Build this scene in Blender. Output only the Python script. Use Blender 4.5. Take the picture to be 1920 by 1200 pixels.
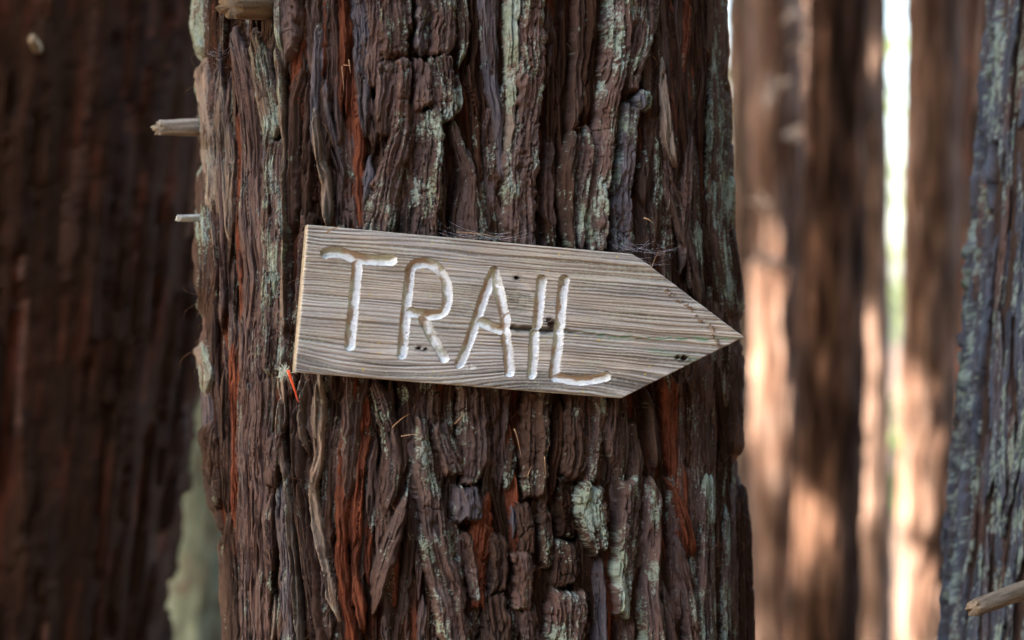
import bpy, math, random
import numpy as np
from math import radians
from mathutils import Vector, Matrix

for o in list(bpy.data.objects):
    bpy.data.objects.remove(o)
SC = bpy.context.scene
COL = SC.collection
rng = np.random.default_rng(11)
random.seed(11)

# ------------------------------------------------------------------ camera, sky, sun, exposure
LENS, SENSOR, PXW = 85.0, 36.0, 1920.0
K = SENSOR / LENS / PXW            # metres per photo pixel at one metre
D = 2.4                            # camera to the sign
CZ = 1.6
cam = bpy.data.cameras.new('camera')
cam.lens = LENS; cam.sensor_width = SENSOR; cam.sensor_fit = 'HORIZONTAL'
cam.clip_start = 0.05; cam.clip_end = 500
cam.dof.use_dof = True; cam.dof.focus_distance = D + 0.01; cam.dof.aperture_fstop = 3.0
cam.dof.aperture_blades = 0
co = bpy.data.objects.new('camera', cam); COL.objects.link(co)
co.location = (0, -D, CZ); co.rotation_euler = (radians(90), 0, 0)
SC.camera = co

SUN_TO = Vector((-0.78, -0.26, 0.60)).normalized()     # direction towards the sun
w = bpy.data.worlds.new('World'); SC.world = w; w.use_nodes = True
nt = w.node_tree; nt.nodes.clear()
sky = nt.nodes.new('ShaderNodeTexSky'); sky.sky_type = 'NISHITA'; sky.sun_disc = False
sky.sun_elevation = math.asin(SUN_TO.z); sky.sun_rotation = math.atan2(SUN_TO.x, SUN_TO.y)
sky.dust_density = 3.0; sky.air_density = 1.0; sky.ozone_density = 0.4
bg = nt.nodes.new('ShaderNodeBackground'); bg.inputs['Strength'].default_value = 0.13
wo = nt.nodes.new('ShaderNodeOutputWorld')
nt.links.new(sky.outputs[0], bg.inputs[0]); nt.links.new(bg.outputs[0], wo.inputs[0])
sl = bpy.data.lights.new('sun', 'SUN'); sl.energy = 4.5; sl.angle = radians(0.5); sl.color = (1, 0.95, 0.89)
so = bpy.data.objects.new('sun', sl); COL.objects.link(so); so.location = (-8, -3, 9)
so.rotation_euler = (-SUN_TO).to_track_quat('-Z', 'Y').to_euler()

SC.view_settings.view_transform = 'Standard'; SC.view_settings.look = 'None'
SC.view_settings.exposure = 3.6; SC.view_settings.gamma = 1.0
SC.view_settings.use_curve_mapping = False
SC.render.engine = 'CYCLES'
SC.cycles.use_denoising = True; SC.cycles.denoising_prefilter = 'ACCURATE'
SC.cycles.max_bounces = 6; SC.cycles.diffuse_bounces = 4
SC.cycles.sample_clamp_indirect = 8

# ------------------------------------------------------------------ noise
_TAB = np.random.default_rng(4242).random((1024, 1024), dtype=np.float32).ravel()

def vn(x, y, s=0):
    """value noise 0..1"""
    x = np.asarray(x, np.float32); y = np.asarray(y, np.float32)
    fx = np.floor(x); fy = np.floor(y)
    tx = x - fx; ty = y - fy
    tx = tx * tx * (3 - 2 * tx); ty = ty * ty * (3 - 2 * ty)
    ix = fx.astype(np.int32) + (s * 7919 + 13) % 100003; iy = fy.astype(np.int32) + (s * 104729 + 71) % 99991
    ix0 = ix & 1023; ix1 = (ix + 1) & 1023; iy0 = (iy & 1023) << 10; iy1 = ((iy + 1) & 1023) << 10
    a = _TAB[iy0 + ix0]; b = _TAB[iy0 + ix1]; c = _TAB[iy1 + ix0]; d = _TAB[iy1 + ix1]
    top = a + (b - a) * tx
    return top + (c + (d - c) * tx - top) * ty

def fbm(x, y, s=0, o=3, g=0.5):
    r = 0; a = 1; t = 0
    for i in range(o):
        r = r + a * vn(x * 2 ** i + 17.3 * i, y * 2 ** i + 5.1 * i, s + i * 7); t += a; a *= g
    return r / t

def ridge(n):
    return 1 - np.abs(2 * n - 1)

def sst(a, b, x):
    t = np.clip((x - a) / (b - a), 0, 1); return t * t * (3 - 2 * t)

# ------------------------------------------------------------------ mesh helpers
def fast_mesh(name, V, F, col=None, normals=None, smooth=True):
    V = np.ascontiguousarray(V, np.float32); F = np.ascontiguousarray(F, np.int32)
    m = bpy.data.meshes.new(name)
    n, k = F.shape
    m.vertices.add(len(V)); m.vertices.foreach_set('co', V.ravel())
    m.loops.add(n * k); m.loops.foreach_set('vertex_index', F.ravel())
    m.polygons.add(n); m.polygons.foreach_set('loop_start', np.arange(0, n * k, k, dtype=np.int32))
    m.polygons.foreach_set('use_smooth', np.full(n, smooth))
    m.update(calc_edges=True)
    if col is not None:
        a = m.color_attributes.new('tint', 'FLOAT_COLOR', 'POINT')
        c = np.ones((len(V), 4), np.float32); c[:, :3] = col
        a.data.foreach_set('color', c.ravel())
    if normals is not None:
        m.normals_split_custom_set_from_vertices(np.ascontiguousarray(normals, np.float32))
    return m

def link(name, mesh, mat=None, parent=None):
    o = bpy.data.objects.new(name, mesh); COL.objects.link(o)
    if mat is not None and mesh is not None and not mesh.materials: mesh.materials.append(mat)
    if parent is not None: o.parent = parent
    return o

def tag(o, label, cat, group=None):
    o['label'] = label; o['category'] = cat
    if group: o['group'] = group
    return o

def thing(name, label, cat, loc=(0, 0, 0), group=None):
    o = bpy.data.objects.new(name, None); COL.objects.link(o); o.location = loc
    o.empty_display_size = 0.1
    return tag(o, label, cat, group)

def child(name, mesh, mat, root, V0=None):
    """link a mesh given in world coordinates under a root standing elsewhere"""
    o = link(name, mesh, mat, root)
    o.matrix_parent_inverse = Matrix.Translation(-root.location)
    return o

def grid_faces(nr, nc, wrap=False):
    i = np.arange(nr - 1)[:, None]; j = np.arange(nc if wrap else nc - 1)[None, :]
    j2 = (j + 1) % nc
    a = i * nc + j; b = i * nc + j2; c = (i + 1) * nc + j2; d = (i + 1) * nc + j
    return np.stack([a, b, c, d], -1).reshape(-1, 4)

def vert_normals(V, F):
    p = V[F]; n = np.cross(p[:, 2] - p[:, 0], p[:, 3] - p[:, 1])
    N = np.zeros_like(V)
    for q in range(3):
        for k in range(4):
            N[:, q] += np.bincount(F[:, k], n[:, q], len(V))
    l = np.linalg.norm(N, axis=1, keepdims=True); l[l == 0] = 1
    return N / l

def to_px(X, Y, Z):
    d = D + Y
    return 960 + X / (K * d), 600 - (Z - CZ) / (K * d)

def at(px, py, Y):
    d = D + Y
    return np.array([(px - 960) * K * d, Y, CZ - (py - 600) * K * d])

# ------------------------------------------------------------------ materials
def tint_material(name, rough=0.92, spec=0.07, bump=0.35, scale=(900, 900, 160), var=0.3, dist=0.0012):
    m = bpy.data.materials.new(name); m.use_nodes = True
    t = m.node_tree; n = t.nodes; l = t.links
    p = n['Principled BSDF']; p.inputs['Roughness'].default_value = rough
    p.inputs['Specular IOR Level'].default_value = spec
    a = n.new('ShaderNodeAttribute'); a.attribute_name = 'tint'
    tc = n.new('ShaderNodeTexCoord'); mp = n.new('ShaderNodeMapping'); mp.inputs['Scale'].default_value = scale
    l.new(tc.outputs['Object'], mp.inputs['Vector'])
    nz = n.new('ShaderNodeTexNoise'); nz.inputs['Scale'].default_value = 1.0; nz.inputs['Detail'].default_value = 5
    l.new(mp.outputs[0], nz.inputs['Vector'])
    mr = n.new('ShaderNodeMapRange'); mr.inputs['From Min'].default_value = 0.3; mr.inputs['From Max'].default_value = 0.7
    mr.inputs['To Min'].default_value = 1 - var; mr.inputs['To Max'].default_value = 1 + var
    l.new(nz.outputs['Fac'], mr.inputs['Value'])
    mx = n.new('ShaderNodeMix'); mx.data_type = 'RGBA'; mx.blend_type = 'MULTIPLY'; mx.inputs['Factor'].default_value = 1
    l.new(a.outputs['Color'], mx.inputs['A']); l.new(mr.outputs[0], mx.inputs['B'])
    l.new(mx.outputs['Result'], p.inputs['Base Color'])
    b = n.new('ShaderNodeBump'); b.inputs['Strength'].default_value = bump; b.inputs['Distance'].default_value = dist
    l.new(nz.outputs['Fac'], b.inputs['Height']); l.new(b.outputs[0], p.inputs['Normal'])
    return m

M_BARK = tint_material('bark')
M_FARBARK = tint_material('far_bark', scale=(60, 60, 9), var=0.35, bump=0.6, dist=0.01)
M_WOOD = tint_material('weathered_board', spec=0.2, scale=(260, 900, 1500), var=0.14, bump=0.25, dist=0.0006)
M_TWIG = tint_material('dead_branch_wood', scale=(500, 500, 500), var=0.25, bump=0.3, dist=0.001)

def plain(name, base, base2=None, rough=0.8, scale=30.0, trans=0.0, spec=0.3):
    m = bpy.data.materials.new(name); m.use_nodes = True
    t = m.node_tree; n = t.nodes; l = t.links
    p = n['Principled BSDF']; p.inputs['Roughness'].default_value = rough
    p.inputs['Specular IOR Level'].default_value = spec
    nz = n.new('ShaderNodeTexNoise'); nz.inputs['Scale'].default_value = scale; nz.inputs['Detail'].default_value = 4
    tc = n.new('ShaderNodeTexCoord'); l.new(tc.outputs['Object'], nz.inputs['Vector'])
    r = n.new('ShaderNodeValToRGB'); r.color_ramp.elements[0].position = 0.35; r.color_ramp.elements[1].position = 0.65
    r.color_ramp.elements[0].color = (*base, 1); r.color_ramp.elements[1].color = (*(base2 or base), 1)
    l.new(nz.outputs['Fac'], r.inputs['Fac']); l.new(r.outputs[0], p.inputs['Base Color'])
    if trans:
        tr = n.new('ShaderNodeBsdfTranslucent'); l.new(r.outputs[0], tr.inputs['Color'])
        ms = n.new('ShaderNodeMixShader'); ms.inputs[0].default_value = trans
        l.new(p.outputs[0], ms.inputs[1]); l.new(tr.outputs[0], ms.inputs[2])
        l.new(ms.outputs[0], n['Material Output'].inputs['Surface'])
    return m

M_LEAF = plain('needle_foliage', (0.035, 0.06, 0.02), (0.07, 0.11, 0.035), scale=3, trans=0.3)
M_FERN = plain('understorey_leaves', (0.11, 0.16, 0.05), (0.18, 0.22, 0.09), scale=4, trans=0.4)
M_GROUND = plain('forest_floor', (0.06, 0.035, 0.02), (0.14, 0.085, 0.05), rough=0.95, scale=2.5)
M_NEEDLE = plain('dry_needle', (0.20, 0.105, 0.05), (0.32, 0.20, 0.11), scale=200)
M_RED = plain('red_sliver', (0.62, 0.06, 0.02), (0.75, 0.12, 0.04), scale=150, rough=0.5)
M_TUFT = plain('pale_lichen', (0.42, 0.46, 0.36), (0.62, 0.64, 0.52), scale=120)
M_WEB = plain('spider_silk', (0.7, 0.7, 0.72), rough=0.4)

# ------------------------------------------------------------------ ground
gm = bpy.data.meshes.new('ground')
NG = 81
gx = np.sinh(np.linspace(-4.2, 4.2, NG)) * 4.0
GX, GY = np.meshgrid(gx, gx)
GZ = (fbm(GX * 0.5 + 40, GY * 0.5 + 40, 5, 3) - 0.5) * 0.25
gmesh = fast_mesh('ground', np.stack([GX, GY, GZ], -1).reshape(-1, 3), grid_faces(NG, NG))
g = link('ground', gmesh, M_GROUND); g['kind'] = 'structure'

# ------------------------------------------------------------------ bark
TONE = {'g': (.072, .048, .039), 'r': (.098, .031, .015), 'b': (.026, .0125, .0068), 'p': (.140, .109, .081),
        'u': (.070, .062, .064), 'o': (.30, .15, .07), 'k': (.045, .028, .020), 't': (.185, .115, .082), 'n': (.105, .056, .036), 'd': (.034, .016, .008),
        'f': (.098, .050, .030), 'v': (.060, .066, .077)}
LICH = np.array((.29, .345, .30), np.float32)

def cr(pts, n=10):
    P = np.array(pts, float); out = []
    for i in range(len(P) - 1):
        p0 = P[max(i - 1, 0)]; p1 = P[i]; p2 = P[i + 1]; p3 = P[min(i + 2, len(P) - 1)]
        for t in np.linspace(0, 1, n, endpoint=False):
            out.append(0.5 * (2 * p1 + (p2 - p0) * t + (2 * p0 - 5 * p1 + 4 * p2 - p3) * t * t + (3 * p1 - p0 - 3 * p2 + p3) * t ** 3))
    out.append(P[-1]); return np.array(out)

def strip_tex(U, V, kind, seed):
    """relief in photo pixels and a colour streak 0..1, on coordinates that follow the strip"""
    wv = (vn(U / 30, V / 60, seed + 3) - .5) * 5 + (vn(U / 9, V / 22, seed + 4) - .5) * 1.6
    Uw = U + wv
    f0 = ridge(vn(Uw / 15, V / 260, seed + 5)); f1 = ridge(vn(Uw / 6.0, V / 130, seed)); f2 = ridge(vn(Uw / 2.9, V / 70, seed + 1)); f3 = vn(U / 1.5, V / 16, seed + 2)
    lc = sst(.10, .0, np.abs(vn(Uw / 6.5, V / 95, seed + 6) - .5)) * sst(.35, .6, vn(U / 14, V / 50, seed + 7))
    hf = 6 * (f0 - .5) + 6.2 * (f1 - .6) + 4.2 * (f2 - .5) + 2.0 * (f3 - .5) - 7 * lc
    sf = .2 * f0 + .35 * f1 + .25 * f2 + .2 * f3 - .25 * lc
    if kind >= 1: return hf, sf
    n1 = fbm(U / 17, V / 40, seed + 11, 3); n2 = vn(U / 3.2, V / 5.5, seed + 12); n3 = fbm(U / 9, V / 14, seed + 13, 2); n4 = vn(U / 1.6, V / 2.2, seed + 18)
    k1 = n1 * 6; t1 = k1 - np.floor(k1); terr = (np.floor(k1) + sst(.82, 1, t1)) / 6
    cr1 = sst(.03, .0, np.abs(fbm(U / 26, V / 42, seed + 14, 3) - .5)) * sst(.40, .55, vn(U / 40, V / 60, seed + 15))
    cr2 = sst(.04, 0, np.abs(vn(U / 50, V / 26, seed + 16) + .25 * (n3 - .5) - .5)) * sst(.66, .76, vn(U / 30, V / 50, seed + 17))
    hp = 16 * (terr - .5) + 2.6 * (n2 - .5) + 4 * (n3 - .5) + 1.2 * (n4 - .5) - 7.5 * np.maximum(cr1, cr2) - 4 * lc + 3 * (f2 - .5) + 3.4 * (f1 - .5)
    spx = .35 * n1 + .15 * n2 + .2 * f2 + .15 * n4 + .15 * f1 - .2 * np.maximum(cr1, lc)
    return hp * (1 - kind) + hf * kind, spx * (1 - kind) + sf * kind

def bark(PX, PY, strips, seed=0, base_tone='b', base_h=1.0, nfill=0, ST=None, XT=None, red=1.0):
    """height (photo px), colour and winning strip on a grid of surface positions"""
    nr, nc = PX.shape
    PW = PX if XT is None else XT
    warp = (fbm(PW / 45, PY / 70, seed + 90, 3) - .5) * 11 + (vn(PW / 9, PY / 16, seed + 91) - .5) * 2.6
    ST = np.ones_like(PX) if ST is None else ST
    X = PX + warp / ST ** 1.2
    XA = X if XT is None else XT + warp            # unrolled round the flanks
    hb, sb = strip_tex(XA, PY, 1, seed + 50)
    big = fbm(XA / 26, PY / 260, seed + 60, 2)
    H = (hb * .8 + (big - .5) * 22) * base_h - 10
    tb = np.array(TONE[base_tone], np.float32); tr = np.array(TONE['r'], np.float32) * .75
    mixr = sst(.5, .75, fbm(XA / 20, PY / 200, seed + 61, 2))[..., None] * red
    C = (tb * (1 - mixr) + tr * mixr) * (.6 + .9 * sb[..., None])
    W = np.full((nr, nc), -1, np.int32)
    cmin, cmax = PX.min(0), PX.max(0); rmin, rmax = PY.min(1), PY.max(1)
    for i, (pts, h, tone, lich, kind, z0) in enumerate(strips):
        kind = .38 + .62 * kind
        c = cr(pts); x0 = (c[:, 0] - c[:, 2]).min() - 14; x1 = (c[:, 0] + c[:, 2]).max() + 14
        y0, y1 = c[0, 1], c[-1, 1]
        r = np.nonzero((rmax > y0) & (rmin < y1))[0]; q = np.nonzero((cmax > x0) & (cmin < x1))[0]
        if len(r) == 0 or len(q) == 0: continue
        s = np.s_[r[0]:r[-1] + 1, q[0]:q[-1] + 1]
        sd = seed + 100 + i * 23
        yf = PY[s]; near = np.abs(X[s] - np.interp(yf, c[:, 1], c[:, 0])) < np.interp(yf, c[:, 1], c[:, 2]) * 1.8 + 3
        near &= (yf > y0 - 8) & (yf < y1 + 8)
        ri, qi = np.nonzero(near)
        if len(ri) == 0: continue
        s = (ri + r[0], qi + q[0])
        y = PY[s].astype(np.float32); xc = np.interp(y, c[:, 1], c[:, 0]).astype(np.float32); hw = (1.2 if kind < .6 else 1.06) * np.maximum(np.interp(y, c[:, 1], c[:, 2]), 2).astype(np.float32)
        Ul = X[s].astype(np.float32) - xc
        ej = (1.15 - .65 * kind) / ST[s].astype(np.float32) ** .8
        el = 1.06 + (fbm(y / 26, 0.5, sd, 4, .6) - .5) * ej; er = 1.06 + (fbm(y / 26, 9.5, sd + 5, 4, .6) - .5) * ej
        u = Ul / hw / np.where(Ul < 0, el, er)
        rag = (fbm(Ul / 11, 3.3, sd + 6, 3) - .5) * 30
        de = np.minimum(y - y0, y1 - y) + rag
        if kind > .6: u = u / np.clip(.25 + .75 * de / 40, .25, 1)      # fibres run out to a point
        k = (np.abs(u) < 1) & (de > 0)
        if not k.any(): continue
        s = (s[0][k], s[1][k]); y = y[k]; Ul = Ul[k]; u = u[k]; de = de[k]
        au = np.abs(u); Ul = Ul * ST[s].astype(np.float32)
        elen = (9. if kind < .6 else 34.) if i >= nfill else 100.
        p = (1 - au ** (6.5 - 3.0 * kind)) ** .5 * np.clip(1 - (1 - np.clip(de / elen, 0, 1)) ** 2.5, 0, 1) ** .7
        th, ts = strip_tex(Ul, y, kind, sd)
        tilt = (random.Random(sd).random() - .5) * .8
        ph = random.Random(sd + 1).random() * 99
        slow = (vn(y / 75, ph, sd + 7) - .5) * 9 / ST[s].astype(np.float32)
        Hs = z0 + (h + slow + tilt * h * u) * p + th * np.clip(p * 1.6, 0, 1)
        win = Hs > H[s]
        if not win.any(): continue
        s = (s[0][win], s[1][win]); y = y[win]; Ul = Ul[win]; Hs = Hs[win]; ts = ts[win]
        W[s] = i
        base = np.array(TONE[tone], np.float32)
        jit = .75 + .5 * random.Random(sd + 2).random()
        hue = fbm(Ul / 18, y / 70, sd + 8, 2)[..., None]
        warm = np.array((1.12, .93, .84), np.float32); cool = np.array((.90, .99, 1.10), np.float32)
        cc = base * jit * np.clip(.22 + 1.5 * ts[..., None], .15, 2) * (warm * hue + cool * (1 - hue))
        # reddish inner bark where flakes have come off
        fl = sst(.60, .70, fbm(Ul / 15, y / 45, sd + 9, 3))[..., None] * (.55 if tone in 'gpuk' else .25)
        cc = cc * (1 - fl) + np.array((.050, .026, .017), np.float32) * (.7 + .6 * ts[..., None]) * fl
        if lich > 0:
            pat = fbm(Ul / 22, y / 60, sd + 10, 3); spk = vn(Ul / 1.5, y / 2.2, sd + 11) * .5 + vn(Ul / 2.6, y / 26, sd + 15) * .25 + vn(Ul / 6, y / 12, sd + 12) * .25
            lm = sst(.63, .75, pat * .62 + spk * .58 + (lich * .98 - .5) * .42)[..., None] * .8
            gv = vn(Ul / 12, y / 30, sd + 13)[..., None]
            lc = LICH * (1 - gv) + np.array((.24, .29, .19), np.float32) * gv
            cc = cc * (1 - lm) + lc * (.6 + .5 * spk[..., None]) * lm
            Hs = Hs + lm[..., 0] * 1.2
        H[s] = Hs; C[s] = cc
    return H, C, W

def section_curve(ctrl, n=4000):
    """closed smooth curve through control points -> dense points"""
    P = np.array(ctrl, float); m = len(P); out = []
    for i in range(m):
        p0, p1, p2, p3 = P[i - 1], P[i], P[(i + 1) % m], P[(i + 2) % m]
        for t in np.linspace(0, 1, n // m, endpoint=False):
            out.append(0.5 * (2 * p1 + (p2 - p0) * t + (2 * p0 - 5 * p1 + 4 * p2 - p3) * t * t + (3 * p1 - p0 - 3 * p2 + p3) * t ** 3))
    return np.array(out)

# ---- the big trunk: traced bark strips, photo pixels: [(x, y, half width)...], height, tone, lichen, 0 plate .. 1 fibre
T = []
def S(h, tone, lich, kind, *pts, z0=-6):
    T.append((pts, h, tone, lich, kind, z0))
# left flank, upper
S(20,'p',.75,.6,(374,-120,12),(372,40,11),(377,90,10),(385,122,7))
S(18,'p',.25,1,(388,108,6),(392,200,7),(398,260,8),(401,330,9),(398,400,8))
S(20,'k',.4,.7,(380,168,7),(380,210,9),(388,250,7),(393,278,5))
S(20,'k',.45,1,(396,296,10),(388,350,13),(388,420,14),(394,520,14),(388,610,12))
S(17,'p',.1,1,(413,125,6),(419,220,7),(425,300,8),(429,380,8),(431,455,7))
S(14,'g',.1,1,(402,130,6),(408,240,6),(413,330,6),(415,430,7),(419,520,7),(417,620,7))
S(22,'p',.1,1,(432,225,6),(440,300,8),(435,400,9),(433,458,6))
S(12,'r',.0,1,(448,210,6),(456,300,8),(456,380,9),(452,470,8),(460,560,9),(462,640,10),(455,720,10),(450,810,8))
S(20,'g',.12,.75,(440,50,12),(462,150,17),(474,250,19),(476,330,20),(478,420,27),(488,520,28),(480,620,26),(480,720,27),(478,830,29),(480,930,30),(480,1050,28),(485,1300,26))
S(23,'p',.62,.4,(480,56,14),(494,130,18),(506,200,19),(512,240,17),(505,285,11))
S(23,'g',.42,.3,(525,262,12),(518,320,18),(518,400,21),(520,480,22),(520,560,21),(518,640,22),(515,705,17))
S(26,'p',.30,.8,(520,86,8),(527,150,7),(532,220,6),(537,280,5),(533,330,5),(535,400,5),(537,460,5),(536,560,4),(535,650,4))
S(24,'g',.1,.3,(545,-120,16),(545,20,16),(548,80,12),(545,116,6))
S(25,'p',.9,.4,(526,-120,9),(524,40,8),(528,96,8))
S(17,'k',.05,1,(566,120,10),(556,200,11),(552,260,10),(550,330,10),(548,440,9))
S(19,'u',.05,1,(600,30,8),(597,120,10),(594,200,10),(590,290,8))
S(23,'p',.05,1,(592,195,7),(600,280,9),(612,350,11),(619,440,10))
S(19,'u',.05,1,(610,145,6),(618,230,8),(632,290,11),(648,356,8))
S(14,'k',.0,1,(580,150,7),(578,260,8),(574,340,8),(572,440,8))
S(15,'g',.0,1,(625,-120,7),(626,50,8),(628,120,8),(634,200,8),(640,280,7))
S(13,'r',.0,1,(610,-120,6),(608,60,6),(606,158,6))
S(15,'g',.0,1,(585,-120,9),(582,40,9),(584,140,8))
S(14,'r',.0,1,(642,-120,7),(643,50,8),(640,130,8),(636,210,7),(634,268,5))
S(11,'r',.0,1,(654,-120,5),(655,60,6),(653,150,6),(650,228,5))
S(8,'r',.0,1,(664,70,7),(664,180,11),(664,260,17),(666,340,19),(670,440,19))
S(24,'u',.12,.5,(670,-120,12),(677,50,16),(680,130,15),(683,200,13),(686,258,8))
S(22,'g',.15,.2,(704,-120,17),(702,40,16),(704,110,15),(700,166,10))
S(20,'g',.1,.5,(692,165,9),(699,230,11),(697,296,9))
S(17,'u',.05,.6,(692,296,9),(696,340,13),(685,385,9))
S(29,'g',.18,.1,(740,-120,22),(738,30,22),(738,80,21),(735,114,17))
S(28,'g',.15,.2,(729,116,14),(728,170,18),(723,220,13),(722,256,8))
S(30,'g',.42,.15,(755,112,11),(754,160,12),(751,200,14),(748,260,18),(739,300,20),(728,350,22),(718,400,22),(710,460,21))
S(22,'g',.5,.3,(764,-120,9),(763,0,9),(763,66,6))
S(29,'u',.22,.1,(793,-120,13),(793,20,14),(791,60,15),(789,106,13))
S(31,'g',.55,.05,(823,-120,16),(827,0,19),(827,60,19),(822,104,16))
S(28,'g',.2,.1,(787,110,13),(788,150,15),(789,210,13))
S(32,'g',.52,.05,(817,108,23),(824,150,21),(828,210,20),(824,226,15))
S(26,'g',.5,.1,(850,136,9),(854,180,10),(850,212,8))
S(30,'g',.5,.1,(800,204,18),(802,260,22),(798,320,21),(795,380,25),(790,470,29))
S(18,'k',.1,.8,(830,290,7),(828,360,8),(828,432,8))
S(21,'g',.42,.8,(842,216,8),(858,280,11),(876,340,13),(890,400,14),(900,465,14))
S(12,'b',.05,1,(880,120,7),(890,220,8),(896,320,7),(905,410,7))
S(17,'k',.35,.6,(862,-120,11),(866,60,11),(860,126,8))
S(17,'u',.1,.9,(915,-120,19),(915,40,18),(920,120,14),(928,200,11),(935,280,8),(938,350,6))
S(27,'p',.82,.4,(960,-120,13),(957,60,12),(955,140,9),(951,220,7),(949,310,6))
S(34,'g',.40,.05,(997,-120,14),(993,40,19),(990,120,21),(985,190,22),(978,260,24),(972,330,26),(970,400,25),(972,480,23))
S(20,'b',.1,.8,(1010,396,11),(1024,430,11),(1030,480,10))
S(7,'b',.0,1,(1030,50,8),(1032,160,9),(1034,260,9),(1036,370,8))
S(8,'b',.0,1,(1056,-120,6),(1055,80,7),(1052,190,6))
S(19,'k',.05,1,(1088,-120,8),(1085,80,9),(1078,180,10),(1070,256,9))
S(18,'b',.05,1,(1108,-120,9),(1105,80,10),(1100,160,10),(1092,240,9))
S(24,'k',.28,.8,(1072,246,10),(1061,300,13),(1057,360,13),(1062,430,12),(1070,480,10))
S(22,'g',.45,.7,(1096,236,9),(1089,320,11),(1085,400,11),(1084,480,10))
S(29,'g',.48,.2,(1150,-120,21),(1150,40,22),(1145,130,18),(1130,200,16),(1122,280,15),(1112,350,15),(1110,420,15),(1112,480,14))
S(31,'g',.40,.05,(1196,-120,25),(1200,20,26),(1195,80,21),(1181,140,14),(1179,176,8))
S(28,'u',.42,.1,(1178,196,13),(1172,260,13),(1165,320,13),(1160,400,17),(1158,480,16))
S(38,'u',.62,.0,(1200,170,9),(1201,190,14),(1200,210,9))
S(18,'k',.2,.8,(1212,276,9),(1205,330,11),(1206,396,8))
S(24,'p',.25,.9,(1240,104,6),(1242,180,8),(1249,250,11),(1263,318,12))
S(12,'b',.0,1,(1225,50,8),(1228,150,8),(1222,236,7))
S(14,'b',.0,1,(1255,10,9),(1268,120,10),(1275,220,10),(1282,320,9),(1290,410,7))
S(21,'k',.2,.9,(1240,316,13),(1265,380,15),(1285,450,13),(1300,520,11),(1310,580,10))
S(17,'b',.0,1,(1300,-120,13),(1305,60,12),(1312,150,10),(1308,210,10),(1312,290,9))
S(19,'k',.1,.9,(1330,-120,12),(1333,60,12),(1336,138,10))
S(21,'k',.58,.9,(1333,-120,5),(1335,60,6),(1338,146,9),(1341,220,15),(1341,300,16),(1342,380,16),(1346,460,15),(1358,540,15),(1368,610,13))
S(15,'b',.1,1,(1362,416,7),(1374,500,9),(1380,570,8))
S(13,'b',.1,1,(1318,416,8),(1328,500,8),(1343,570,8))
# lower half
S(22,'p',.6,.8,(384,630,9),(394,700,8),(388,750,8))
S(20,'k',.1,.6,(396,776,12),(396,850,13),(400,920,13),(408,980,9))
S(14,'k',.0,1,(424,690,9),(425,800,11),(426,900,10),(428,966,9))
S(13,'r',.0,1,(440,640,8),(440,760,8),(444,860,7),(446,936,6))
S(15,'k',.0,1,(432,956,10),(435,1040,12),(441,1120,13),(446,1300,13))
S(14,'k',.1,1,(418,1000,5),(424,1080,6),(428,1150,7),(432,1300,8))
S(12,'r',.0,1,(462,990,8),(466,1080,10),(470,1170,10))
S(33,'g',.2,.3,(522,812,11),(513,870,13),(512,912,10))
S(24,'g',.1,.6,(512,924,9),(508,1000,11),(512,1070,9))
S(22,'u',.15,.5,(532,894,13),(535,980,15),(540,1060,13),(545,1300,13))
S(29,'p',.3,1,(525,750,5),(530,830,6),(540,900,6),(546,960,5),(553,1040,5),(560,1120,5),(574,1300,5))
S(19,'k',.1,1,(560,760,10),(560,860,12),(566,950,14),(580,1050,15),(590,1130,15),(606,1300,17))
S(23,'p',.1,1,(577,700,5),(571,800,6),(582,866,5))
S(23,'p',.05,1,(602,690,9),(598,780,13),(600,850,11),(592,920,9),(605,1000,9),(620,1080,10),(640,1166,11))
S(17,'k',.0,1,(625,690,8),(626,800,8),(622,900,8),(616,1000,8),(630,1080,8),(660,1300,10))
S(16,'r',.0,.8,(665,690,13),(652,800,13),(642,900,11),(640,1000,11),(648,1100,11),(666,1300,12))
S(11,'r',.0,1,(690,730,9),(682,820,9),(672,920,9),(668,1000,10),(668,1080,8),(680,1190,12))
S(14,'g',.0,1,(704,810,6),(698,900,8),(690,990,8))
S(21,'g',.5,.8,(705,700,13),(722,780,17),(736,850,19),(732,920,17),(722,966,10))
S(34,'g',.35,.5,(764,912,6),(747,965,11),(729,1020,16),(713,1080,17),(703,1120,13),(696,1156,6))
S(33,'g',.38,.1,(790,780,10),(790,850,15),(800,920,23),(812,1000,26),(830,1080,27),(845,1150,25),(860,1300,23))
S(34,'g',.25,.0,(822,784,12),(832,830,19),(845,870,19),(849,896,13))
S(26,'g',.15,.1,(878,720,23),(888,820,24),(885,880,21),(875,910,13))
S(35,'u',.25,.0,(868,908,19),(872,950,22),(868,978,17))
S(20,'r',.1,.1,(905,925,13),(900,1000,17),(895,1060,15),(898,1140,13))
S(24,'g',.1,.2,(868,996,10),(878,1060,10),(889,1126,8))
S(17,'k',.5,.9,(960,812,8),(955,880,10),(952,918,8))
S(28,'k',.25,.15,(1000,710,16),(1000,800,19),(998,870,19),(996,936,13))
S(18,'b',.0,.9,(1042,740,8),(1035,850,8),(1028,940,8))
S(28,'k',.1,.1,(1072,720,16),(1066,800,20),(1068,860,21),(1061,896,17))
S(22,'b',.15,.0,(1060,894,15),(1062,950,15),(1060,1006,15))
S(25,'g',.45,.2,(1115,720,15),(1118,800,13),(1112,850,12),(1108,906,13))
S(34,'k',.80,.0,(1105,904,18),(1100,960,24),(1108,1000,20),(1115,1036,11))
S(23,'g',.1,.5,(1146,720,14),(1146,820,15),(1146,886,11))
S(33,'g',.62,.3,(1176,894,15),(1172,960,18),(1168,1040,20),(1162,1100,18),(1160,1156,13))
S(22,'k',.15,1,(1206,720,8),(1218,790,10),(1226,850,9),(1229,886,6))
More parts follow.
